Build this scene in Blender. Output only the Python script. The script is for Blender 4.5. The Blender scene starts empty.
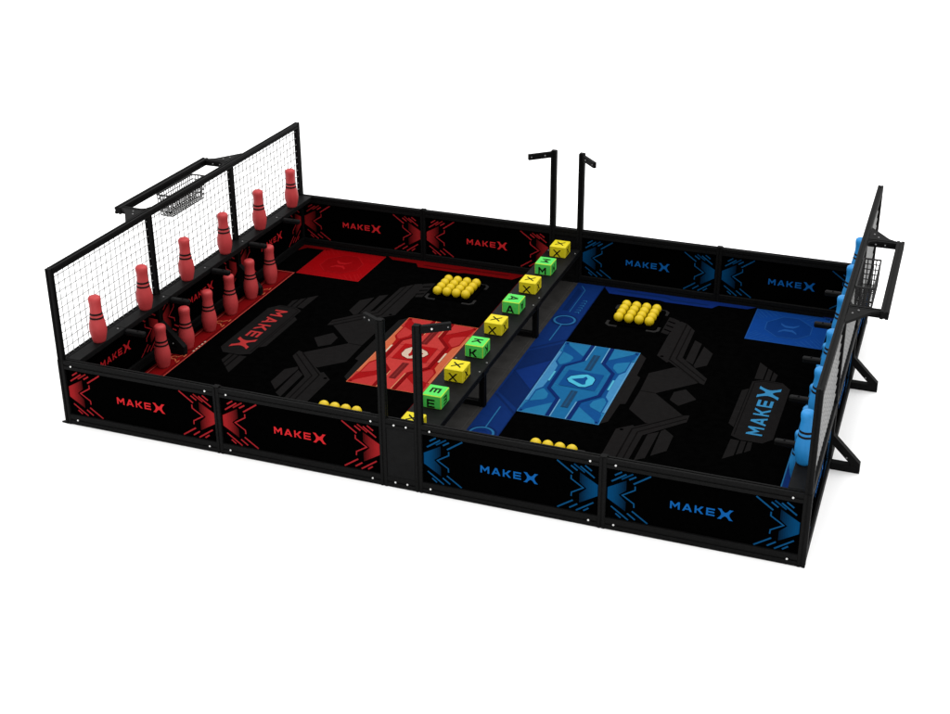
import bpy, math
from mathutils import Vector

sc = bpy.context.scene
COL = sc.collection
W = 3.40          # depth of the arena (y)
X0 = 2.40         # half length (x)
T = 0.045         # profile width
ZR = 0.405        # underside of the top rail
ZW = 0.465        # top of the low walls
ZF = 1.10         # top of the mesh backstops and gate posts
ZM = 0.012        # top of the playing mats
Y3 = W / 3

# ------------------------------------------------------------------ materials
def s2l(c):
    return tuple(((v/255)/12.92 if v/255 <= .04045 else ((v/255+.055)/1.055)**2.4) for v in c)

MATS = {}
def mat(name, rgb, rough=.6, spec=.2, vary=.12, scale=30., bump=0., metal=0., coat=0.):
    """procedural material: base colour with a gentle noise variation of its own"""
    if name in MATS: return MATS[name]
    m = bpy.data.materials.new(name); m.use_nodes = True
    nt = m.node_tree; b = nt.nodes['Principled BSDF']
    b.inputs['Roughness'].default_value = rough
    b.inputs['Specular IOR Level'].default_value = spec
    b.inputs['Metallic'].default_value = metal
    b.inputs['Coat Weight'].default_value = coat
    tc = nt.nodes.new('ShaderNodeTexCoord')
    n = nt.nodes.new('ShaderNodeTexNoise'); n.inputs['Scale'].default_value = scale
    n.inputs['Detail'].default_value = 4
    nt.links.new(tc.outputs['Object'], n.inputs['Vector'])
    r = nt.nodes.new('ShaderNodeValToRGB')
    r.color_ramp.elements[0].position = .3; r.color_ramp.elements[1].position = .7
    r.color_ramp.elements[0].color = (*[c*(1-vary) for c in rgb], 1)
    r.color_ramp.elements[1].color = (*[min(1, c*(1+vary)) for c in rgb], 1)
    nt.links.new(n.outputs['Fac'], r.inputs['Fac'])
    nt.links.new(r.outputs['Color'], b.inputs['Base Color'])
    if bump:
        bp = nt.nodes.new('ShaderNodeBump'); bp.inputs['Strength'].default_value = bump
        bp.inputs['Distance'].default_value = .002
        nt.links.new(n.outputs['Fac'], bp.inputs['Height'])
        nt.links.new(bp.outputs['Normal'], b.inputs['Normal'])
    MATS[name] = m
    return m

def ink(name, rgb255, k=1.0, **kw):
    """a printed or painted colour given as the sRGB value the thing shows, k scales its reflectance"""
    return mat(name, tuple(c*k for c in s2l(rgb255)), **{**dict(rough=.8, spec=.03, vary=.05), **kw})

BLACK   = mat('black_powder_coat', (.0036, .0036, .0036), .55, .035, .2, 60)
BLACK2  = mat('black_board', (.0004, .0004, .0004), .8, .0, .2, 40)
PLATE   = mat('black_sheet_metal', (.0042, .0042, .0043), .5, .035, .2, 25)
MATBLK  = mat('black_mat', (.0006, .0006, .0006), .9, .0, .3, 20)
GREY    = mat('dark_grey_print', (.0062, .0058, .0058), .9, .0, .08, 25)
GREYLN  = mat('near_black_print', (.0024, .0022, .0022), .9, .0, .1, 25)
RUNNER  = mat('grey_runner', (.0255, .0245, .0235), .9, .02, .18, 9)
RUNLN   = mat('grey_runner_seam', (.034, .032, .031), .9, .02, .1, 9)
BOLT    = mat('bright_steel', (.60, .60, .59), .4, .4, .05, 50)
WIRE    = mat('dark_wire', (.012, .012, .012), .5, .1, .1, 50)
FENCE   = mat('galvanised_mesh', (.20, .20, .197), .5, .12, .1, 50)
SCREW   = mat('dull_screw', (.16, .16, .16), .4, .2, .1, 50)
YBALL   = mat('yellow_plastic', (.46, .33, .003), .45, .25, .05, 30)
PINR    = mat('red_pin_plastic', (.36, .034, .036), .5, .22, .05, 30)
PINB    = mat('blue_pin_plastic', (.012, .17, .42), .5, .22, .05, 30)
BAND    = mat('black_band', (.004, .002, .002), .6, .1, .1, 30)
CY      = mat('yellow_foam', (.44, .37, .006), .6, .12, .08, 60, bump=.1)
CYE     = mat('yellow_foam_edge', (.50, .42, .02), .6, .12, .05, 60)
CG      = mat('green_foam', (.050, .40, .060), .6, .12, .08, 60, bump=.1)
CGE     = mat('green_foam_edge', (.28, .44, .03), .6, .12, .05, 60)
LETTER  = mat('black_letter', (.004, .006, .003), .7, .03, .1, 60)

# ------------------------------------------------------------------ mesh builder
class MB:
    def __init__(s): s.v = []; s.f = []; s.mi = []; s.sm = []; s.mats = []
    def m(s, mt):
        if mt not in s.mats: s.mats.append(mt)
        return s.mats.index(mt)
    def add(s, vs, fs, mt, smooth=False):
        o = len(s.v); i = s.m(mt); s.v += [tuple(p) for p in vs]
        for f in fs: s.f.append([a+o for a in f]); s.mi.append(i); s.sm.append(smooth)
    def box(s, x0, x1, y0, y1, z0, z1, mt):
        s.add([(x, y, z) for z in (z0, z1) for y in (y0, y1) for x in (x0, x1)],
              [(0,2,3,1), (4,5,7,6), (0,1,5,4), (2,6,7,3), (0,4,6,2), (1,3,7,5)], mt)
    def prism(s, poly, axis, a, b, mt):
        """extrude a closed 2D outline along an axis; outline is in the two other axes, in order"""
        def P(p, t):
            return {'x': (t, p[0], p[1]), 'y': (p[0], t, p[1]), 'z': (p[0], p[1], t)}[axis]
        n = len(poly); vs = [P(p, a) for p in poly] + [P(p, b) for p in poly]
        fs = [(i, (i+1) % n, n+(i+1) % n, n+i) for i in range(n)] + [tuple(range(n))[::-1], tuple(range(n, 2*n))]
        s.add(vs, fs, mt)
    def lathe(s, prof, n, mt, c=(0, 0, 0)):
        vs = []; fs = []
        for r, z in prof:
            for k in range(n):
                a = 2*math.pi*k/n; vs.append((c[0]+r*math.cos(a), c[1]+r*math.sin(a), c[2]+z))
        for i in range(len(prof)-1):
            for k in range(n):
                fs.append((i*n+k, i*n+(k+1) % n, (i+1)*n+(k+1) % n, (i+1)*n+k))
        s.add(vs, fs, mt, True)
        if prof[0][0] > 1e-6: s.add(vs[:n], [tuple(range(n))[::-1]], mt)
    def tube(s, p, q, r, mt, n=4):
        p, q = Vector(p), Vector(q); d = (q-p).normalized()
        u = d.orthogonal().normalized(); w = d.cross(u)
        vs = [pt + r*(math.cos(t)*u + math.sin(t)*w) for pt in (p, q) for t in [2*math.pi*(k+.5)/n for k in range(n)]]
        fs = [(k, (k+1) % n, n+(k+1) % n, n+k) for k in range(n)] + [tuple(range(n))[::-1], tuple(range(n, 2*n))]
        s.add(vs, fs, mt, n > 6)
    def build(s, name, parent=None, recalc=True, bevel=0):
        me = bpy.data.meshes.new(name)
        me.from_pydata(s.v, [], s.f)
        for mt in s.mats: me.materials.append(mt)
        me.polygons.foreach_set('material_index', s.mi)
        me.polygons.foreach_set('use_smooth', s.sm)
        if recalc:
            import bmesh
            bm = bmesh.new(); bm.from_mesh(me); bmesh.ops.recalc_face_normals(bm, faces=bm.faces)
            if bevel:
                bmesh.ops.bevel(bm, geom=[e for e in bm.edges if len(e.link_faces) == 2 and e.calc_face_angle() > .6],
                                offset=bevel, segments=1, affect='EDGES', profile=.5)
            bm.to_mesh(me); bm.free()
        o = bpy.data.objects.new(name, me); COL.objects.link(o)
        if parent: o.parent = parent
        return o

class Print:
    """flat printing on a surface: polygons in (u, v) lifted off the surface by layers of 1.2 mm"""
    def __init__(s, org, U, V, flip=1):
        s.o = Vector(org); s.U = Vector(U); s.V = Vector(V); s.N = s.U.cross(s.V).normalized()*flip; s.mb = MB()
    def pt(s, u, v, l): return s.o + s.U*u + s.V*v + s.N*(.0012*l)
    def poly(s, pts, mt, l=1):
        s.mb.add([s.pt(u, v, l) for u, v in pts], [tuple(range(len(pts)))], mt)
    def line(s, pts, w, mt, l=1, closed=False):
        n = len(pts); P = [Vector(p) for p in pts]; L = []; R = []
        for i in range(n):
            a = P[i-1] if (i > 0 or closed) else None
            b = P[(i+1) % n] if (i < n-1 or closed) else None
            d1 = (P[i]-a).normalized() if a is not None else None
            d2 = (b-P[i]).normalized() if b is not None else None
            if d1 is None: d1 = d2
            if d2 is None: d2 = d1
            n1 = Vector((-d1.y, d1.x)); n2 = Vector((-d2.y, d2.x)); m = (n1+n2)
            m = m.normalized() if m.length > 1e-6 else n1
            k = w/2/max(.35, m.dot(n1))
            L.append(P[i]+m*k); R.append(P[i]-m*k)
        for i in range(n if closed else n-1):
            j = (i+1) % n
            s.poly([L[i], R[i], R[j], L[j]], mt, l)
    def ring(s, c, r, w, mt, l=1, n=40):
        s.line([(c[0]+r*math.cos(2*math.pi*k/n), c[1]+r*math.sin(2*math.pi*k/n)) for k in range(n)], w, mt, l, True)
    def text(s, word, u, v, h, mt, l=1, d=(1, 0), sx=1.0):
        """letters in the logo style, baseline starting at (u, v), running along direction d"""
        dx, dy = d; x = 0
        for ch in word:
            wd, polys = GLYPH[ch]
            for pl in polys:
                q = []
                for a, b in pl:
                    a = (x+a)*h*sx; b = b*h
                    q.append((u+a*dx-b*dy, v+a*dy+b*dx))
                s.poly(q, mt, l)
            x += wd+.30
    def build(s, name, parent): return s.mb.build(name, parent, recalc=False)

XL = [(0,1.20),(.44,1.20),(.60,.96),(.76,.80),(.92,.73),(.92,.27),(.76,.20),(.60,.04),(.44,-.20),(0,-.20),(.27,.08),(.41,.32),(.46,.5),(.41,.68),(.27,.92)]
GLYPH = {
 'M': (1.15, [[(0,0),(0,1),(.2,1),(.575,.56),(.95,1),(1.15,1),(1.15,0),(.93,0),(.93,.64),(.575,.22),(.22,.64),(.22,0)]]),
 'A': (1.15, [[(0,0),(.45,1),(.575,1),(.575,.72),(.25,0)], [(1.15,0),(.9,0),(.575,.72),(.575,1),(.7,1)],
              [(.34,.2),(.81,.2),(.729,.38),(.421,.38)]]),
 'K': (1.05, [[(0,0),(0,1),(.22,1),(.22,.6),(.38,.6),(.75,1),(1.05,1),(.6,.5),(1.05,0),(.75,0),(.38,.4),(.22,.4),(.22,0)]]),
 'E': (1.0,  [[(0,0),(0,1),(1,1),(1,.8),(.22,.8),(.22,.6),(.95,.6),(.95,.4),(.22,.4),(.22,.2),(1,.2),(1,0)]]),
 'X': (1.84, [XL, [(1.84-a, b) for a, b in XL][::-1]]),
}
TEXTW = 1.15+1.15+1.05+1.0+1.84+4*.30

def thing(name, label, cat, loc=(0, 0, 0), group=None):
    o = bpy.data.objects.new(name, None); COL.objects.link(o); o.location = loc
    o.empty_display_size = .1
    return tag(o, label, cat, group)
def tag(o, label, cat, group=None):
    o['label'] = label; o['category'] = cat
    if group: o['group'] = group
    return o
def dup(root, loc, label):
    r = root.copy(); COL.objects.link(r); r.location = loc; r['label'] = label
    for ch in root.children:
        c = ch.copy(); COL.objects.link(c); c.parent = r
        for g in ch.children:
            d = g.copy(); COL.objects.link(d); d.parent = c
    return r

def profile(w, h, g=.011, d=.005, c=.003):
    """slotted square tube outline, w x h, centred on 0"""
    a, b = w/2, h/2; q = []
    def side(p, t, n):      # p start corner, t along, n inwards, L length
        pass
    cor = [(-a, -b), (a, -b), (a, b), (-a, b)]
    for i in range(4):
        p = Vector(cor[i]); e = Vector(cor[(i+1) % 4]); t = (e-p).normalized(); n = Vector((-t.y, t.x)); L = (e-p).length
        q += [p+t*c, p+t*(L/2-g/2), p+t*(L/2-g/2)+n*d, p+t*(L/2+g/2)+n*d, p+t*(L/2+g/2), p+t*(L-c)]
    return [tuple(v) for v in q]
def beam(axis, c, w, h, a, b, mt=BLACK):
    m = MB(); m.prism([(p[0]+c[0], p[1]+c[1]) for p in profile(w, h)], axis, a, b, mt); return m
def bolt(p, n, parent, r=.0060, mt=None):
    mt = mt or BOLT
    n = Vector(n); m = MB(); p = Vector(p)
    m.tube(p, p+n*.004, r, mt, 10); m.tube(p+n*.004, p+n*.006, r*.62, mt, 10)
    return m.build('bolt', parent)

# ------------------------------------------------------------------ ground
GROUND = mat('white_studio_floor', (.93, .93, .93), .9, .0, .004, .4)
g = MB(); g.add([(-60,-60,0), (60,-60,0), (60,60,0), (-60,60,0)], [(0,1,2,3)], GROUND)
ground = g.build('ground'); ground['kind'] = 'structure'

# ------------------------------------------------------------------ printed boards
NG = 9
RED5 = [mat('red_ink_fade_%s' % 'abcdefghi'[k], tuple(c*.44*(1-.85*k/(NG-1)) for c in s2l((198,44,48))), .8, .02, .05) for k in range(NG)]
BLU5 = [mat('blue_ink_fade_%s' % 'abcdefghi'[k], tuple(c*.36*(1-.80*k/(NG-1)) for c in s2l((6,92,150))), .8, .02, .05) for k in range(NG)]
RLINE = ink('red_line_ink', (195,42,50), .42); BLINE = ink('blue_line_ink', (14,92,146), .40)
RTEXT = ink('red_text_ink', (230,44,50), .50); BTEXT = ink('blue_text_ink', (18,106,188), .46)

def ornament(p, w, side, tone, ln, base):
    """the angular corner artwork at one end of a board; u runs inwards from that end"""
    def M(pts): return [((a if side < 0 else w-a), b-base) for a, b in pts]
    us = [.006+.012*k for k in range(NG+1)]
    top = lambda u: .273+(u-.004)*.586; bot = lambda u: .203-(u-.003)*.615
    hi = lambda u: .237+(u-.072)*.83; lo = lambda u: .237-(u-.072)*.95
    for i in range(NG):
        a, b = us[i], us[i+1]
        if b <= .0721: p.poly(M([(a, bot(a)), (b, bot(b)), (b, top(b)), (a, top(a))]), tone[i], 1)
        else:
            a0 = max(a, .072)
            if a < .072:
                p.poly(M([(a, bot(a)), (a0, bot(a0)), (a0, top(a0)), (a, top(a))]), tone[i], 1)
            p.poly(M([(a0, hi(a0)), (b, hi(b)), (b, top(b)), (a0, top(a0))]), tone[i], 1)
            p.poly(M([(a0, bot(a0)), (b, bot(b)), (b, lo(b)), (a0, lo(a0))]), tone[i], 1)
    p.line(M([(.165,.310), (.165,.285), (.092,.238), (.161,.195), (.163,.169)]), .008, ln, 1)
    for a, b in [((.027,.317),(.112,.378)), ((.045,.360),(.085,.388)), ((.129,.346),(.168,.372)), ((.155,.323),(.252,.392)),
                 ((.085,.342),(.150,.386)), ((.029,.153),(.132,.080)), ((.057,.110),(.088,.086)), ((.125,.124),(.172,.090)), ((.152,.144),(.245,.080))]:
        p.line(M([a, b]), .0095, ln if a[0] != .085 else tone[3], 1)

def board(parent, org, U, w, h, red, thick_n):
    """a printed infill board: sheet, artwork and lettering on both faces"""
    U = Vector(U); V = Vector((0, 0, 1)); N = U.cross(V)
    m = MB(); o = Vector(org)
    q = [o+N*.004, o+U*w+N*.004, o+U*w+V*h+N*.004, o+V*h+N*.004]
    q2 = [p-N*.008 for p in q]
    m.add(q+q2, [(0,1,2,3), (7,6,5,4), (0,4,5,1), (1,5,6,2), (2,6,7,3), (3,7,4,0)], BLACK2)
    pan = m.build('board', parent)
    tone, ln, tx = (RED5, RLINE, RTEXT) if red else (BLU5, BLINE, BTEXT)
    base = org[2]
    for s in (1, -1):
        fo = o+N*.004*s if s > 0 else o+U*w-N*.004
        p = Print(fo, U*s, V)
        ornament(p, w, -1, tone, ln, base); ornament(p, w, 1, tone, ln, base)
        p.build('artwork', pan)
        p = Print(fo, U*s, V)
        th = .0480; p.text('MAKEX', w/2-TEXTW*th*.5+.0, .213-base, th, tx, 1)
        p.build('lettering', pan)
    return pan

XM, XP, PW = 1.2415, .1145, .045    # module post, gate post, post width
def long_wall(name, y0, front):
    """a low wall along x: rails, posts, four boards and the plain plate in the middle"""
    lab = ('low black wall nearest the viewer with red and blue boards' if front else
           'low black wall at the far side, behind the far ball trays')
    t = thing(name, lab, 'wall', (0, y0+T/2, 0))
    yc = 0.0; spans = [(-X0+T, -XM-PW/2), (-XM+PW/2, -XP-PW/2), (-XP+PW/2, XP-PW/2), (XP+PW/2, XM-PW/2), (XM+PW/2, X0-T)]
    out = -1 if front else 1
    for i, (a, b) in enumerate(spans):
        beam('x', (yc, (ZR+ZW)/2), T-.004, ZW-ZR, a, b).build('top_rail', t)
        beam('x', (yc, .0385), T-.004, .073, a, b).build('bottom_rail', t)
        if i == 2:
            m = MB(); m.box(a, b, yc-.006, yc+.006, .075, ZR, PLATE)
            if True: m.box(a+.002, b-.002, yc+out*.0145-.003, yc+out*.0145+.003, .076, ZR-.001, PLATE)
            m.build('centre_plate', t)
            xs_t = (-.039, .039); xs_b = (-.039, .039)
        else:
            board(t, (a, yc, .075), (1, 0, 0), b-a, ZR-.075, i < 2, 1)
            ins = .052
            xs_t = xs_b = (a+ins if i != 0 else a+.055, b-ins if i != 4 else b-.055)
        for x in xs_t: bolt((x, yc+out*(T/2-.0025), .433), (0, out, 0), t)
        for x in xs_b: bolt((x, yc+out*(T/2-.0025), .040), (0, out, 0), t)
    for x in (-XM, XM):
        m = beam('z', (x, yc), PW, T, .002, ZW+.003); m.box(x-.018, x+.018, yc-.018, yc+.018, ZW+.003, ZW+.008, BLACK)
        m.build('post', t)
    return t
long_wall('long_wall', 0, True)
long_wall('long_wall', W-T, False)

# end walls with printed boards, corner posts and triangular braces on both sides
def end_wall(sgn):
    red = sgn < 0
    t = thing('end_wall', ('low black wall under the left mesh backstop behind the red pins' if red else
              'low black wall under the right mesh backstop beside the blue pins, with triangular braces outside'), 'wall',
              (sgn*(X0-T/2), 0, 0))
    ys = [T/2, Y3, 2*Y3, W-T/2]
    for i, y in enumerate(ys):
        m = beam('z', (0, y), T, T, .002, ZW); m.build('post', t)
    for i in range(3):
        a, b = ys[i]+T/2, ys[i+1]-T/2
        beam('y', (0, (ZR+ZW)/2), T-.004, ZW-ZR, a, b).build('top_rail', t)
        beam('y', (0, .0385), T-.004, .073, a, b).build('bottom_rail', t)
        if red: board(t, (0, a, .075), (0, 1, 0), b-a, ZR-.075, True, 1)
        else:   board(t, (0, b, .075), (0, -1, 0), b-a, ZR-.075, False, 1)
    for y in (Y3, 2*Y3):
        for s in (1, -1):
            q = s*T/2
            m = MB()
            d = [(q, .24), (q+s*.175, .065), (q+s*.125, .050), (q, .175)]
            f = [(q, .002), (q+s*.175, .002), (q+s*.175, .065), (q+s*.125, .050), (q, .050)]
            if s*sgn < 0:
                d = [(a, z+ZM) for a, z in d]; f = [(a, z+ZM+.001) for a, z in f]
            m.prism(d, 'y', y-.022, y+.022, BLACK); m.prism(f, 'y', y-.0225, y+.0225, BLACK)
            br = m.build('brace', t)
            bolt((q+s*.09, y-.0225, .10), (0, -1, 0), br, .005, SCREW)
    if not red: return t
    m = MB(); m.prism([(sgn*.0, .0), (sgn*(T/2+.03), .004), (sgn*(T/2+.0), .05), (0, .05)], 'z', .002, .010, BLACK)
    m.build('foot_plate', t)
    return t
end_wall(-1); end_wall(1)

# mesh backstops above the end walls
def backstop(sgn):
    red = sgn < 0
    t = thing('mesh_backstop', ('tall black wire mesh fence at the left end, behind the red pins' if red else
              'tall black wire mesh fence at the right end beside the blue pins'), 'mesh fence',
              (sgn*(X0-T/2), 0, ZW))
    ys = [T/2, Y3, 2*Y3, W-T/2]; H = ZF-ZW
    for y in ys: beam('z', (0, y), .040, .040, .0, H if y in (ys[0], ys[-1]) else H-.044).build('post', t)
    beam('y', (0, H-.022), .040, .044, T/2+.020, W-T/2-.020).build('top_rail', t)
    for i in range(3):
        a, b = ys[i]+.02, ys[i+1]-.02; m = MB(); r = .0034
        n = 19
        for k in range(1, n):
            y = a+(b-a)*k/n; m.tube((0, y, .002), (0, y, H-.044), r, FENCE)
        k = 1
        while k*.056 < H-.05:
            m.tube((.0025*sgn, a, k*.056), (.0025*sgn, b, k*.056), r, FENCE); k += 1
        m.build('wire_mesh', t)
    return t
backstop(-1); backstop(1)

# bracket frame and wire basket on the outside of each backstop
def basket_frame(sgn):
    red = sgn < 0
    t = thing('basket_frame', ('black bracket frame jutting out from the top of the left mesh fence' if red else
              'black bracket frame jutting out from the top of the right mesh fence'), 'bracket', (sgn*X0, W/2, ZF-.022))
    L = .225; hy = Y3/2
    for s in (-1, 1):
        m = MB(); m.prism([(p[0]+s*hy, p[1]) for p in profile(.042, .044)], 'x', sgn*.001, sgn*(L-.046), BLACK); m.build('arm', t)
        m = MB()
        m.prism([(sgn*.001, s*(hy+.0215)), (sgn*.180, s*(hy+.0215)), (sgn*.130, s*(hy+.050)), (sgn*.001, s*(hy+.235))], 'z', .004, .021, BLACK)
        m.prism([(sgn*.001, s*(hy-.0215)), (sgn*.05, s*(hy-.0215)), (sgn*.015, s*(hy-.04)), (sgn*.001, s*(hy-.08))], 'z', .004, .020, BLACK)
        gp = m.build('gusset_plate', t)
        for u, v in ((.06, .05), (.03, .10)): bolt((sgn*u, s*(hy+v), .021), (0, 0, 1), gp, .006, SCREW)
        for u in (.05, .11): bolt((sgn*u, s*hy-.0215, 0), (0, -1, 0), t, .005, SCREW)
    beam('y', (sgn*(L-.021), 0), .050, .050, -hy-.026, hy+.026).build('outer_bar', t)
    r = .0038
    c = tag(b_empty('wire_basket', (sgn*(X0+.058), W/2, .925)), ('small black wire basket hanging from the left bracket frame' if red else
            'small black wire basket hanging from the right bracket frame'), 'basket')
    # tapered open box: top 0.105 x 0.48, bottom 0.10 x 0.43, 0.165 deep
    hx1, hy1, hx0, hy0, h = .053, .240, .049, .215, .165
    P = lambda u, v, z: ((hx0+(hx1-hx0)*z/h)*u, (hy0+(hy1-hy0)*z/h)*v, z)
    w = MB()
    n = 16
    for k in range(n+1):
        v = -1+2*k/n
        for u in (-1, 1): w.tube(P(u, v, 0), P(u, v, h), r, WIRE)
        w.tube(P(-1, v, 0), P(1, v, 0), r, WIRE)
    for k in range(1, 4):
        u = -1+2*k/4
        for v in (-1, 1): w.tube(P(u, v, 0), P(u, v, h), r, WIRE)
        w.tube(P(u, -1, 0), P(u, 1, 0), r, WIRE)
    for k in range(0, 5):
        z = h*k/5
        for u in (-1, 1): w.tube(P(u, -1, z), P(u, 1, z), r, WIRE)
        for v in (-1, 1): w.tube(P(-1, v, z), P(1, v, z), r, WIRE)
    w.build('wire_cage', c)
    rim = MB()
    for u in (-1, 1): rim.tube(P(u, -1, h), P(u, 1, h), .006, WIRE, 6)
    for v in (-1, 1): rim.tube(P(-1, v, h), P(1, v, h), .006, WIRE, 6)
    rim.build('rim', c)
def b_empty(name, loc):
    o = bpy.data.objects.new(name, None); COL.objects.link(o); o.location = loc; return o
basket_frame(-1); basket_frame(1)

# four tall gate posts with a short arm at the top
GP = {(-1, 0): 'left tall black post of the pair rising from the near wall',
      (1, 0): 'right tall black post of the near pair, arm crossing the red panel',
      (-1, 1): 'tall black post in the far wall, its arm pointing left',
      (1, 1): 'tall black post in the far wall, its arm pointing right'}
for (s, b), lab in GP.items():
    y = T/2 if b == 0 else W-T/2
    t = thing('gate_post', lab, 'post', (s*XP, y, 0), 'gate posts beside the bridge')
    beam('z', (0, 0), PW, T, .002, ZF).build('upright', t)
    m = MB(); m.box(-.019, .019, -.019, .019, ZF, ZF+.005, BLACK); m.build('end_cap', t)
    dx, dy = s, (1 if b == 0 else -1)
    dx, dy = {(-1, 0): (-.131, .075), (1, 0): (.165, .115), (-1, 1): (-.165, -.145), (1, 1): (.150, -.165)}[(s, b)]
    L = math.hypot(dx, dy); u = Vector((dx/L, dy/L, 0)); v = Vector((-u.y, u.x, 0))
    m = MB(); z0, z1 = ZF-.050, ZF-.004
    ring = lambda d: [u*d+v*a+Vector((0, 0, z)) for a, z in ((-.012, z0), (.012, z0), (.012, z1), (-.012, z1))]
    m.add(ring(.020)+ring(L), [(0,1,2,3)[::-1], (4,5,6,7)] + [(i, (i+1) % 4, 4+(i+1) % 4, 4+i) for i in range(4)], BLACK)
    arm = m.build('arm', t)
    for d, r in ((.085, .006), (L-.02, .0045)):
        for q in (1, -1): bolt(u*d+v*.012*q+Vector((0, 0, ZF-.027)), v*q, arm, r, BOLT if (r > .005 and b == 0 and s > 0) else SCREW)

# ------------------------------------------------------------------ mats and their printing
def P2(sgn):     # printing plane of a mat: u is distance from the centre line, v is y
    return Print((0, 0, ZM), (sgn, 0, 0), (0, 1, 0), flip=sgn)

PAL = {-1: dict(body=(214,66,62), chan=(140,4,10), zone=(176,16,20), barl=(136,44,42), sidel=(236,150,110), side=(226,112,74), dash=(240,214,186), logo=(236,208,186), para=(186,18,22), bar=(122,28,30),
               corner=(206,58,56), strip=(120,8,12), stripd=(92,5,9), stripl=(146,14,18), line=(214,84,74), sq=(172,4,12), sql=(190,22,28), sqd=(158,3,10), band=(128,6,10), txt=(205,60,60)),
        1: dict(body=(28,112,168), chan=(9,44,112), zone=(17,84,152), barl=(30,84,128), sidel=(118,180,222), side=(74,150,204), dash=(92,196,228), logo=(84,202,234), para=(16,82,150), bar=(34,72,108),
               corner=(38,126,178), strip=(16,52,120), stripd=(12,42,100), stripl=(16,53,128), line=(46,122,176), sq=(16,72,156), sql=(34,92,170), sqd=(12,62,138), band=(16,48,124), txt=(64,154,208))}

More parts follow.
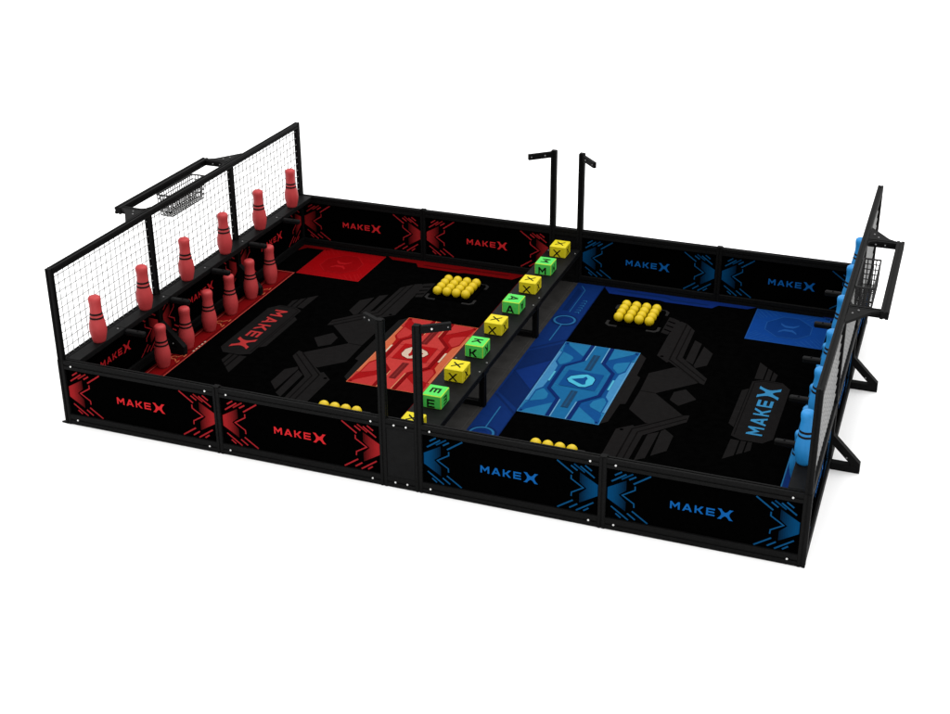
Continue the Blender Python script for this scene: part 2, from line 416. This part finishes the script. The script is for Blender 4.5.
for sgn in (-1, 1):
    red = sgn < 0; cn = 'red' if red else 'blue'
    I = {k: ink('%s_mat_%s' % (cn, k), c, .40, spec=.02) for k, c in PAL[sgn].items()}
    t = thing('playing_mat', ('black playing mat of the left half with red printing' if red else 'black playing mat of the right half with blue printing'),
              'floor mat', (0, 0, 0))
    m = MB(); a, b = sorted((sgn*.118, sgn*(X0-T))); m.box(a, b, T, W-T, .002, ZM, MATBLK); m.build('base_sheet', t)
    # long strip beside the bridge
    p = P2(sgn); q = .119; e = .342
    p.poly([(q, T), (e, T), (e, W-T), (q, W-T)], I['strip'], 1)
    p.poly([(.136, 1.70), (e, 1.443), (e, 1.957)], I['stripl'], 2)
    for s in (1, -1):
        f = lambda y: 1.70+s*(y-1.70)
        p.poly([(.136, f(1.72)), (.336, f(1.965)), (.336, f(2.23)), (.132, f(2.03))], I['stripd'], 2)
        p.line([(.132, f(2.072)), (.339, f(2.297))], .018, I['stripd'], 2)
        p.line([(.132, f(2.105)), (.339, f(2.330))], .006, I['stripl'], 2)
        p.line([(.136, f(1.70)), (e, f(1.957))], .012, I['stripd'], 3)
        p.ring((.225, f(2.622)), .086, .034, I['stripd'], 2); p.ring((.225, f(2.622)), .078, .016, I['line'], 3)
        p.ring((.225, f(2.622)), .046, .010, I['stripl'], 3)
        p.line([(.225, f(2.535)), (.223, f(2.242))], .009, I['line'], 3)
        p.line([(.150, f(2.74)), (.205, f(2.765)), (.300, f(2.725))], .012, I['stripl'], 2)
        p.line([(.215, f(2.78)), (.215, f(3.22)), (.165, f(3.30))], .005, I['line'], 2)
        p.poly([(.150, f(2.80)), (.195, f(2.80)), (.195, f(3.20)), (.150, f(3.26))], I['stripd'], 2)
        for k in range(6): p.line([(.255, f(2.79+k*.045)), (.285, f(2.80+k*.045)), (.290, f(2.775+k*.045))], .006, I['line'], 2)
        p.line([(.330, f(2.55)), (.330, f(3.33))], .006, I['stripl'], 2)
    p.line([(e-.003, T), (e-.003, W-T)], .006, I['stripd'], 4)
    p.build('side_strip', t)
    # big panel
    p = P2(sgn); x0, x1, y0, y1 = .346, .907, 1.142, 2.264; cx, cy = .6265, 1.703
    p.poly([(x0, y0), (x1, y0), (x1, y1), (x0, y1)], I['zone'], 1)
    def sym(f):       # the panel is the same at both ends and both sides
        for sx in (1, -1):
            for sy in (1, -1): f(lambda pts: [(cx+sx*(a-cx), cy+sy*(b-cy)) for a, b in pts])
    half = [(.568, y0+.001), (.565, 1.402), (.461, 1.525), (.457, cy)]
    body = half + [(a, 2*cy-b) for a, b in half[::-1][1:]]
    body = body + [(2*cx-a, b) for a, b in body[::-1]]
    p.poly(body, I['body'], 3)
    def corner(S):
        p.poly(S([(.378,1.307), (.377,1.455), (.404,1.504), (.418,1.509), (.468,1.445), (.475,1.385), (.462,1.358)]), I['corner'], 2)
        p.poly(S([(.372,1.147), (.388,1.190), (.533,1.334), (.537,1.147)]), I['corner'], 2)
        p.poly(S([(.348,1.190), (.358,1.200), (.360,1.262), (.372,1.300), (.348,1.300)]), I['corner'], 2)
        p.poly(S([(.348,1.304), (.368,1.312), (.368,1.475), (.402,1.530), (.410,1.703), (.348,1.703)]), I['side'], 2)
        p.line(S([(.350,1.310), (.350,1.700)]), .005, I['sidel'], 3)
        p.line(S([(.553, y0+.001), (.550, 1.403), (.447, 1.527), (.446, cy)]), .027, I['chan'], 4)
        p.line(S([(.573, y0+.001), (.569, 1.393)]), .0075, I['sidel'], 4)
        p.line(S([(.472, 1.545), (.470, 1.60), (.512, 1.575)]), .006, I['corner'], 4)
        p.poly(S([(.360,1.160), (.374,1.160), (.374,1.174), (.360,1.174)]), I['chan'], 4)
        p.line(S([(.413, 1.703), (.413, 1.780)]), .014, I['dash'], 4)
    sym(corner)
    for s in (1, -1):
        q = (lambda pts: [(cx+s*(a-cx), cy+s*(b-cy)) for a, b in pts])
        p.poly(q([(.602, 1.868), (.650, 1.866), (.650, 2.116), (.600, 2.116)]), I['bar'], 5)
        p.line(q([(.620, 1.99), (.634, 1.99)]), .24, I['barl'], 6)
    p.poly([(.495, 1.585), (.757, 1.580), (.757, 1.832), (.500, 1.833)], I['para'], 5)
    # badge: a pale many-sided ring round a dark three-cornered mark
    o = [(.524,1.69), (.540,1.741), (.571,1.765), (.605,1.789), (.644,1.803), (.700,1.772), (.719,1.740), (.719,1.663), (.684,1.610), (.639,1.599), (.606,1.618), (.550,1.650)]
    fl = (lambda pts: [(a, 2*1.703-b) for a, b in pts] if red else pts)
    p.poly(fl(o), I['logo'], 6)
    p.poly(fl([(.560,1.697), (.606,1.725), (.630,1.737), (.646,1.766), (.664,1.737), (.660,1.700), (.670,1.652), (.655,1.640), (.628,1.652), (.600,1.668)]), I['para'], 7)
    p.line(fl(o), .005, I['chan'], 7, True)
    p.line([(x0, y0), (x1, y0), (x1, y1), (x0, y1)], .005, I['side'], 2.5, True)
    p.build('centre_panel', t)
    # grey print beside the panel
    p = P2(sgn)
    p.poly([(.910, 1.16), (.954, 1.206), (.966, 1.469), (1.001, 1.482), (1.001, 1.89), (.971, 1.915), (.966, 2.20), (.910, 2.262)], GREY, 1)
    p.build('panel_shadow_print' if False else 'notched_border', t)
    # winged emblem
    p = P2(sgn)
    def both(pts, mt, l=1):
        p.poly(pts, mt, l); p.poly([(a, W-b) for a, b in pts], mt, l)
    def bline(pts, w, mt, l=2):
        p.line(pts, w, mt, l); p.line([(a, W-b) for a, b in pts], w, mt, l)
    both([(.966,2.950), (1.003,2.938), (1.055,2.905), (1.020,2.640), (.965,2.660)], GREY)
    for k in range(3): bline([(.975, 2.875-k*.075), (1.035, 2.845-k*.075)], .016, MATBLK)
    both([(1.030,2.877), (1.071,2.899), (1.123,2.869), (1.199,2.77), (1.212,2.294), (1.444,2.028), (1.442,1.932), (1.388,1.954), (1.135,2.200), (1.120,2.183), (1.029,2.271)], GREY, 2)
    bline([(1.120,2.865), (1.128,2.235), (1.400,1.955)], .010, GREYLN, 3)
    bline([(1.165,2.80), (1.172,2.262), (1.436,1.985)], .008, GREYLN, 3)
    p.ring((1.066, 2.266), .007, .012, MATBLK, 3, 12); p.ring((1.066, W-2.266), .007, .012, MATBLK, 3, 12)
    both([(1.236,2.613), (1.295,2.568), (1.303,2.212), (1.240,2.267)], GREY)
    both([(1.320,2.529), (1.403,2.435), (1.401,2.234), (1.331,2.166), (1.311,2.201)], GREY)
    both([(1.047,1.7005), (1.041,1.979), (1.19,2.128), (1.215,2.124), (1.398,1.945), (1.155,1.7005)], GREY)
    p.line([(1.05, 1.70), (1.15, 1.70)], .006, GREYLN, 2)
    p.poly([(1.270,1.760), (1.339,1.825), (1.437,1.703), (1.341,1.575), (1.268,1.640)], GREY, 1)
    p.build('winged_emblem', t)
    # name plate
    p = P2(sgn)
    p.poly([(1.748,1.300), (1.748,2.100), (1.810,2.142), (1.950,2.142), (2.013,2.060), (2.013,1.335), (1.955,1.263), (1.815,1.263)], GREY, 1)
    both([(1.703,1.945), (1.744,1.985), (1.744,1.7005), (1.703,1.7005)], GREY)
    both([(1.755,2.146), (1.750,2.412), (1.812,2.345), (1.812,2.149)], GREY)
    both([(1.822,2.148), (1.822,2.332), (1.856,2.300), (1.856,2.147)], GREY)
    both([(1.866,2.147), (1.866,2.290), (1.900,2.250), (1.894,2.147)], GREY)
    p.line([(1.765,1.32), (1.765,2.09), (1.82,2.125), (1.945,2.125)], .005, GREYLN, 2)
    plate = p.build('name_plate', t)
    p = Print((0, 0, ZM), (1, 0, 0), (0, 1, 0))
    hh = .104; ln = .695; sx = ln/(TEXTW*hh)
    if sgn > 0: p.text('MAKEX', 1.938, 1.350, hh, I['txt'], 3, (0, 1), sx)
    else:       p.text('MAKEX', -1.938, W-1.350, hh, I['txt'], 3, (0, -1), sx)
    p.build('lettering', plate)
    # corner square
    p = P2(sgn); a, b, c, d = 1.575, 2.132, 2.767, 3.328; mx, my = (a+b)/2, (c+d)/2
    p.poly([(a, c), (b, c), (b, d), (a, d)], I['sq'], 1)
    oc = [(1.684,3.111), (1.790,3.243), (1.910,3.245), (2.022,3.124), (2.023,2.983), (1.936,2.882), (1.786,2.879), (1.688,2.978)]
    p.poly(oc, I['sqd'], 2); p.line(oc, .007, I['sql'], 3, True)
    ux, uy = 1.857, 3.040
    for ss in (1, -1):
        p.poly([(ux+a, uy+ss*b) for a, b in ((-.070,.086), (-.064,.056), (-.030,.014), (.030,.014), (.064,.056), (.070,.086), (.030,.050), (-.030,.050))], I['sql'], 3)
        for sx in (1, -1):
            for k in range(4):
                p.line([(mx+sx*(.262-.042*k), my+ss*.268), (mx+sx*(.182-.034*k), my+ss*(.150+.022*k))], .006, I['sql'], 2)
            p.line([(mx+sx*.268, my+ss*.225), (mx+sx*.205, my+ss*.135)], .005, I['sql'], 2)
            p.line([(mx+sx*.268, my+ss*.185), (mx+sx*.222, my+ss*.115)], .004, I['sql'], 2)
    p.line([(a, c), (b, c), (b, d), (a, d)], .006, I['sql'], 2.5, True)
    p.build('corner_square', t)
    # narrow strip under the floor pins
    p = P2(sgn); a, b, c, d = 2.146, 2.306, W-2.766, 2.766
    p.poly([(a, c), (b, c), (b, d), (a, d)], I['strip'], 1)
    p.line([(a+.004, c), (a+.004, d)], .008, I['line'], 2); p.line([(a+.004, d-.004), (b, d-.004)], .008, I['line'], 2)
    p.line([(a+.004, c+.004), (b, c+.004)], .008, I['line'], 2)
    p.line([(b-.022, c+.02), (b-.022, d-.05)], .007, I['line'], 2)
    p.poly([(a+.03, c+.03), (b-.04, c+.03), (b-.04, d-.03), (a+.03, d-.03)], I['stripl'], 2)
    for k in range(5): p.line([(a+.013, 1.19+k*.04), (a+.013, 1.212+k*.04)], .010, I['dash'], 3)
    for y in (1.06, 1.70, 2.34):
        p.line([(2.19, y-.05), (2.215, y-.02), (2.215, y+.02), (2.19, y+.05)], .010, I['side'], 3)
        p.ring((2.235, y), .022, .010, I['side'], 3, 10)
        p.line([(2.175, y-.07), (2.175, y-.03)], .010, I['side'], 3); p.line([(2.175, y+.03), (2.175, y+.07)], .010, I['side'], 3)
    p.build('pin_strip', t)
    # ragged bands along both long walls
    p = P2(sgn)
    prof = [(.347,3.335), (.41,3.232), (.823,3.232), (.87,3.215), (1.236,3.222), (1.276,3.290), (1.50,3.298), (1.56,3.353), (.347,3.353)]
    p.poly(prof, I['band'], 1)
    p.line([(.46,3.300), (.86,3.300), (.90,3.27), (1.20,3.27)], .018, I['stripd'], 2)
    p.build('border_band', t); p = P2(sgn); p.poly([(a, W-b) for a, b in prof], I['band'], 1)
    p.build('border_band', t)
    p = P2(sgn); p.poly([(2.07,3.353), (2.11,3.30), (2.30,3.30), (2.352,3.22), (2.352,3.353)], I['band'], 1)
    p.build('corner_band', t)

m = MB(); m.box(-.1165, .1165, T+.001, W-T-.001, .002, ZM-.001, RUNNER)
for x in (-.085, .085): m.box(x-.003, x+.003, T+.002, W-T-.002, ZM-.001, ZM, RUNLN)
for k in range(1, 6): m.box(-.080, .080, W*k/6-.003, W*k/6+.003, ZM-.001, ZM+.0002, RUNLN)
tag(m.build('floor_runner'), 'dark grey strip on the floor beneath the long black bridge', 'floor strip')

# ------------------------------------------------------------------ bridge with the cubes
ZT = .300
t = thing('long_bridge', 'long low black bridge down the middle carrying yellow and green cubes', 'bridge', (0, W/2, 0))
m = MB(); hx = .128
m.box(-hx, hx, -W/2+T+.001, W/2-T-.001, ZT-.006, ZT, PLATE)
m.build('top_plate', t)
for s in (-1, 1):
    beam('y', (s*(hx-.0215), ZT-.0275), .041, .042, -W/2+T+.002, W/2-T-.002).build('side_rail', t)
for y in (Y3-W/2, 2*Y3-W/2):
    leg = MB()
    for s in (-1, 1):
        leg.prism([(p[0]+s*(hx-.0215), p[1]+y) for p in profile(.041, .041)], 'z', ZM+.001, ZT-.050, BLACK)
    leg.prism([(p[0]+y, p[1]+ZM+.023) for p in profile(.040, .040)], 'x', -hx+.043, hx-.043, BLACK)
    lf = leg.build('leg_frame', t)
    for s in (-1, 1):
        for d in (-.07, .07): bolt((s*.110, y+d, ZT), (0, 0, 1), t, .006, SCREW)
        br = MB(); br.box(s*(hx+.0005) if s > 0 else -hx-.0045, hx+.0045 if s > 0 else -hx-.0005, y-.05, y+.05, ZT-.046, ZT-.008, BLACK)
        bk = br.build('joint_plate', t)
for y in (-W/2+.14, W/2-.14):
    for s in (-1, 1): bolt((s*.110, y, ZT), (0, 0, 1), t, .006, SCREW)

THINX = [(0,0),(.40,.5),(0,1),(.2,1),(.5,.63),(.8,1),(1,1),(.60,.5),(1,0),(.8,0),(.5,.37),(.2,0)]
CX, CYD, CH = .130, .145, .092     # width, depth, height
def cube(letter, loc, label):
    green = letter != 'X'
    t = thing('letter_cube', label, 'cube', loc, 'cubes in a row on the bridge')
    hx, hy = CX/2, CYD/2; face, edge = (CG, CGE) if green else (CY, CYE)
    m = MB(); m.box(-hx, hx, -hy, hy, .0005, CH, face)
    o = m.build('block', t, bevel=.0045)
    me = o.data; me.materials.append(edge)
    for p in me.polygons:
        if max(abs(v) for v in p.normal) < .99: p.material_index = 1
    def put(org, U, V, hh):
        p = Print(org, U, V)
        if letter == 'X': p.poly([((a-.5)*hh*1.15, (b-.5)*hh) for a, b in THINX], LETTER, 1)
        else:
            wd, pls = GLYPH[letter]
            for pl in pls: p.poly([((a-wd/2)*hh*.92, (b-.5)*hh) for a, b in pl], LETTER, 1)
        p.build('letter', t)
    put((0, 0, CH), (0, -1, 0), (1, 0, 0), .066)                # top, letter's head towards the blue half
    put((-.004, -hy, .036), (1, 0, 0), (0, 0, 1), .058)         # near face
    put((hx, -.004, .042), (0, -1, 0), (0, 0, -1), .056)        # face towards the blue half
    put((0, hy, .036), (-1, 0, 0), (0, 0, 1), .058)
    put((-hx, 0, .042), (0, 1, 0), (0, 0, -1), .056)
    return t
cubes = [('X', 'yellow cube nearest the viewer on the bridge, half hidden by the near gate posts'),
         ('E', 'green cube with the letter E on the bridge'),
         ('X', 'yellow cube with an X between the green E cube and the green K cube'),
         ('K', 'green cube with the letter K on the bridge'),
         ('X', 'yellow cube with an X between the green K cube and the green A cube'),
         ('A', 'green cube with the letter A on the bridge'),
         ('X', 'yellow cube with an X between the green A cube and the green M cube'),
         ('M', 'green cube with the letter M on the bridge'),
         ('X', 'yellow cube with an X farthest from the viewer, against the far wall')]
for k, (ch, lab) in enumerate(cubes):
    if ch == 'X' and k > 0:
        dup(first_x, (0, 1.70+.378*(k-4), ZT), lab)
    else:
        r = cube(ch, (0, 1.70+.378*(k-4), ZT), lab)
        if k == 0: first_x = r

# ------------------------------------------------------------------ pins
def make_pin(mt, loc, label, cat='bowling pin', group=None):
    t = thing('bowling_pin', label, cat, loc, group)
    prof = [(.036,0), (.041,.004), (.0445,.018), (.0500,.040), (.0548,.063), (.0570,.085), (.0567,.105), (.0546,.125), (.0512,.145),
            (.0474,.163), (.0440,.181), (.0415,.200), (.0395,.220), (.0380,.240), (.0375,.256), (.0385,.272), (.0405,.287),
            (.0415,.299), (.0410,.310), (.0378,.319), (.030,.3255), (.017,.3290), (0,.3300)]
    m = MB(); m.lathe(prof, 40, mt); m.build('pin_body', t)
    def rad(z):
        for (r0, z0), (r1, z1) in zip(prof, prof[1:]):
            if z0 <= z <= z1: return r0+(r1-r0)*(z-z0)/(z1-z0)
    for a, b in ((.172, .185), (.199, .213)):
        m = MB(); m.lathe([(rad(a)-.001, a), (rad(a)+.0016, a+.001), (rad((a+b)/2)+.0016, (a+b)/2), (rad(b)+.0016, b-.001), (rad(b)-.001, b)], 40, BAND)
        m.build('stripe', t)
    return t
ords = ['nearest the viewer', 'second from the viewer', 'third from the viewer', 'fourth from the viewer', 'fifth from the viewer', 'farthest from the viewer']
for sgn in (-1, 1):
    cn, mt = ('red', PINR) if sgn < 0 else ('blue', PINB)
    first = None
    for row, (xx, z, y0, dy) in enumerate(((2.305, ZW, .335, .5495), (2.228, ZM+.0026, .913, .3188))):
        for k in range(6):
            loc = (sgn*xx, y0+dy*k, z)
            lab = '%s bowling pin %s, %s' % (cn, 'standing on the black ledge' if row == 0 else 'standing low on the %s floor strip' % cn, ords[k])
            if first is None: first = make_pin(mt, loc, lab, group='%s bowling pins' % cn); 
            else: dup(first, loc, lab)

# ------------------------------------------------------------------ ledges carrying the upper pins
for sgn in (-1, 1):
    t = thing('pin_ledge', ('black ledge along the left mesh fence carrying the upper red pins' if sgn < 0 else
              'black ledge along the right mesh fence carrying the upper blue pins'), 'ledge', (sgn*(X0-T), W/2, 0))
    e = [T+.001, .567, Y3, 1.70, 2*Y3, 2.833, W-T-.001]
    for a, b in zip(e, e[1:]):
        m = MB(); x = sorted((-sgn*.001, -sgn*.093)); m.box(x[0], x[1], a+.0012-W/2, b-.0012-W/2, ZW-.038, ZW-.0005, PLATE)
        m.build('shelf_board', t, bevel=.0015)
    for y in e[1:-1]:
        m = MB()
        m.box(*sorted((-sgn*.0935, -sgn*.246)), y-.021-W/2, y+.021-W/2, ZW-.047, ZW-.010, PLATE)
        pg = m.build('peg', t, bevel=.008)
        bolt((-sgn*.19, y-W/2, ZW-.0102), (0, 0, 1), pg, .006, BLACK)
        for d in (-.03,): bolt((-sgn*.055, y+d-W/2, ZW-.0005), (0, 0, 1), t, .006, SCREW)

# ------------------------------------------------------------------ trays of yellow balls
rows = ['nearest row', 'second row', 'third row', 'farthest row']; cols = ['leftmost', 'second from left', 'third from left', 'rightmost']
def tray(sgn, back):
    cy = 2.845 if back else W-2.823
    half = 'red' if sgn < 0 else 'blue'; pos = 'far' if back else 'near'
    t = thing('ball_tray', 'shallow black tray of yellow balls by the %s wall on the %s half' % (pos, half), 'tray', (sgn*.740, cy, ZM), 'trays of yellow balls')
    m = MB(); s = .172
    m.box(-s, s, -s, s, .001, .010, MATBLK)
    for q in (-1, 1):
        m.box(q*s-.006, q*s+.006, -s-.006, s+.006, .0015, .016, MATBLK); m.box(-s+.006, s-.006, q*s-.006, q*s+.006, .0015, .015, MATBLK)
    m.build('tray_base', t)
    for a in (-1, 1):
        for b in (-1, 1):
            m = MB(); o, w, l = .208, .022, .095
            pts = [(o, o-l), (o, o-.03), (o-.03, o), (o-l, o), (o-l, o-w), (o-.037, o-w), (o-w, o-.037), (o-w, o-l)]
            m.prism([(a*x, b*y) for x, y in pts], 'z', .001, .006, BRACKET); m.build('corner_bracket', t)
    return cy
BRACKET = mat('grey_bracket', (.010, .0095, .0095), .7, .05, .1, 40)
m = MB(); n = 14
prof = [(.0370*math.sin(math.pi*k/n), -.0370*math.cos(math.pi*k/n)) for k in range(n+1)]
prof[0] = (0, -.0370); prof[-1] = (0, .0370)
m.lathe(prof, 28, YBALL); ball = m.build('yellow_ball'); used = False
for sgn in (-1, 1):
    for back in (True, False):
        cy = tray(sgn, back)
        half = 'red' if sgn < 0 else 'blue'; pos = 'far' if back else 'near'
        for r in range(4):
            for c in range(4):
                b = ball if not used else ball.copy()
                if used: COL.objects.link(b)
                used = True
                b.location = (sgn*.740+(c-1.5)*.0795, cy+(r-1.5)*.0795, ZM+.0105+.0370)
                tag(b, 'yellow ball in the %s half\'s %s tray, %s, %s' % (half, pos, rows[r], cols[c]), 'ball', 'yellow balls in the %s %s tray' % (pos, half))

# ------------------------------------------------------------------ light
w = bpy.data.worlds.new('World'); sc.world = w; w.use_nodes = True
nt = w.node_tree; bg = nt.nodes['Background']       # a white studio dome, brighter overhead than at the sides
tc = nt.nodes.new('ShaderNodeTexCoord'); sx = nt.nodes.new('ShaderNodeSeparateXYZ'); mr = nt.nodes.new('ShaderNodeMapRange')
nt.links.new(tc.outputs['Generated'], sx.inputs[0]); nt.links.new(sx.outputs['Z'], mr.inputs['Value'])
mr.inputs['From Min'].default_value = 0; mr.inputs['From Max'].default_value = .9
mr.inputs['To Min'].default_value = 1.08; mr.inputs['To Max'].default_value = 1.9
nt.links.new(mr.outputs['Result'], bg.inputs['Strength']); bg.inputs['Color'].default_value = (1, 1, 1, 1)
l = bpy.data.lights.new('softbox', 'AREA'); l.shape = 'RECTANGLE'; l.size = 7; l.size_y = 6; l.energy = 430; l.color = (1, .99, .97)
lo = bpy.data.objects.new('softbox', l); COL.objects.link(lo)
lo.location = (1.2, 1.9, 8.0)
d = Vector((0, 1.7, 0))-lo.location; lo.rotation_euler = d.to_track_quat('-Z', 'Y').to_euler()

# ------------------------------------------------------------------ camera
cam = bpy.data.cameras.new('camera'); co = bpy.data.objects.new('camera', cam); COL.objects.link(co)
co.location = (2.8956937, -6.4420619, 4.3956156)
co.rotation_euler = (1.1541019, .0009440, .3469711)
cam.sensor_width = 36; cam.lens = 1363.1598/950*36
cam.shift_x = (475-489.2193)/950; cam.shift_y = (295.5026-357)/950
cam.clip_start = .1; cam.clip_end = 300
sc.camera = co
sc.view_settings.view_transform = 'Standard'; sc.view_settings.look = 'None'
sc.view_settings.exposure = 0; sc.view_settings.gamma = 1
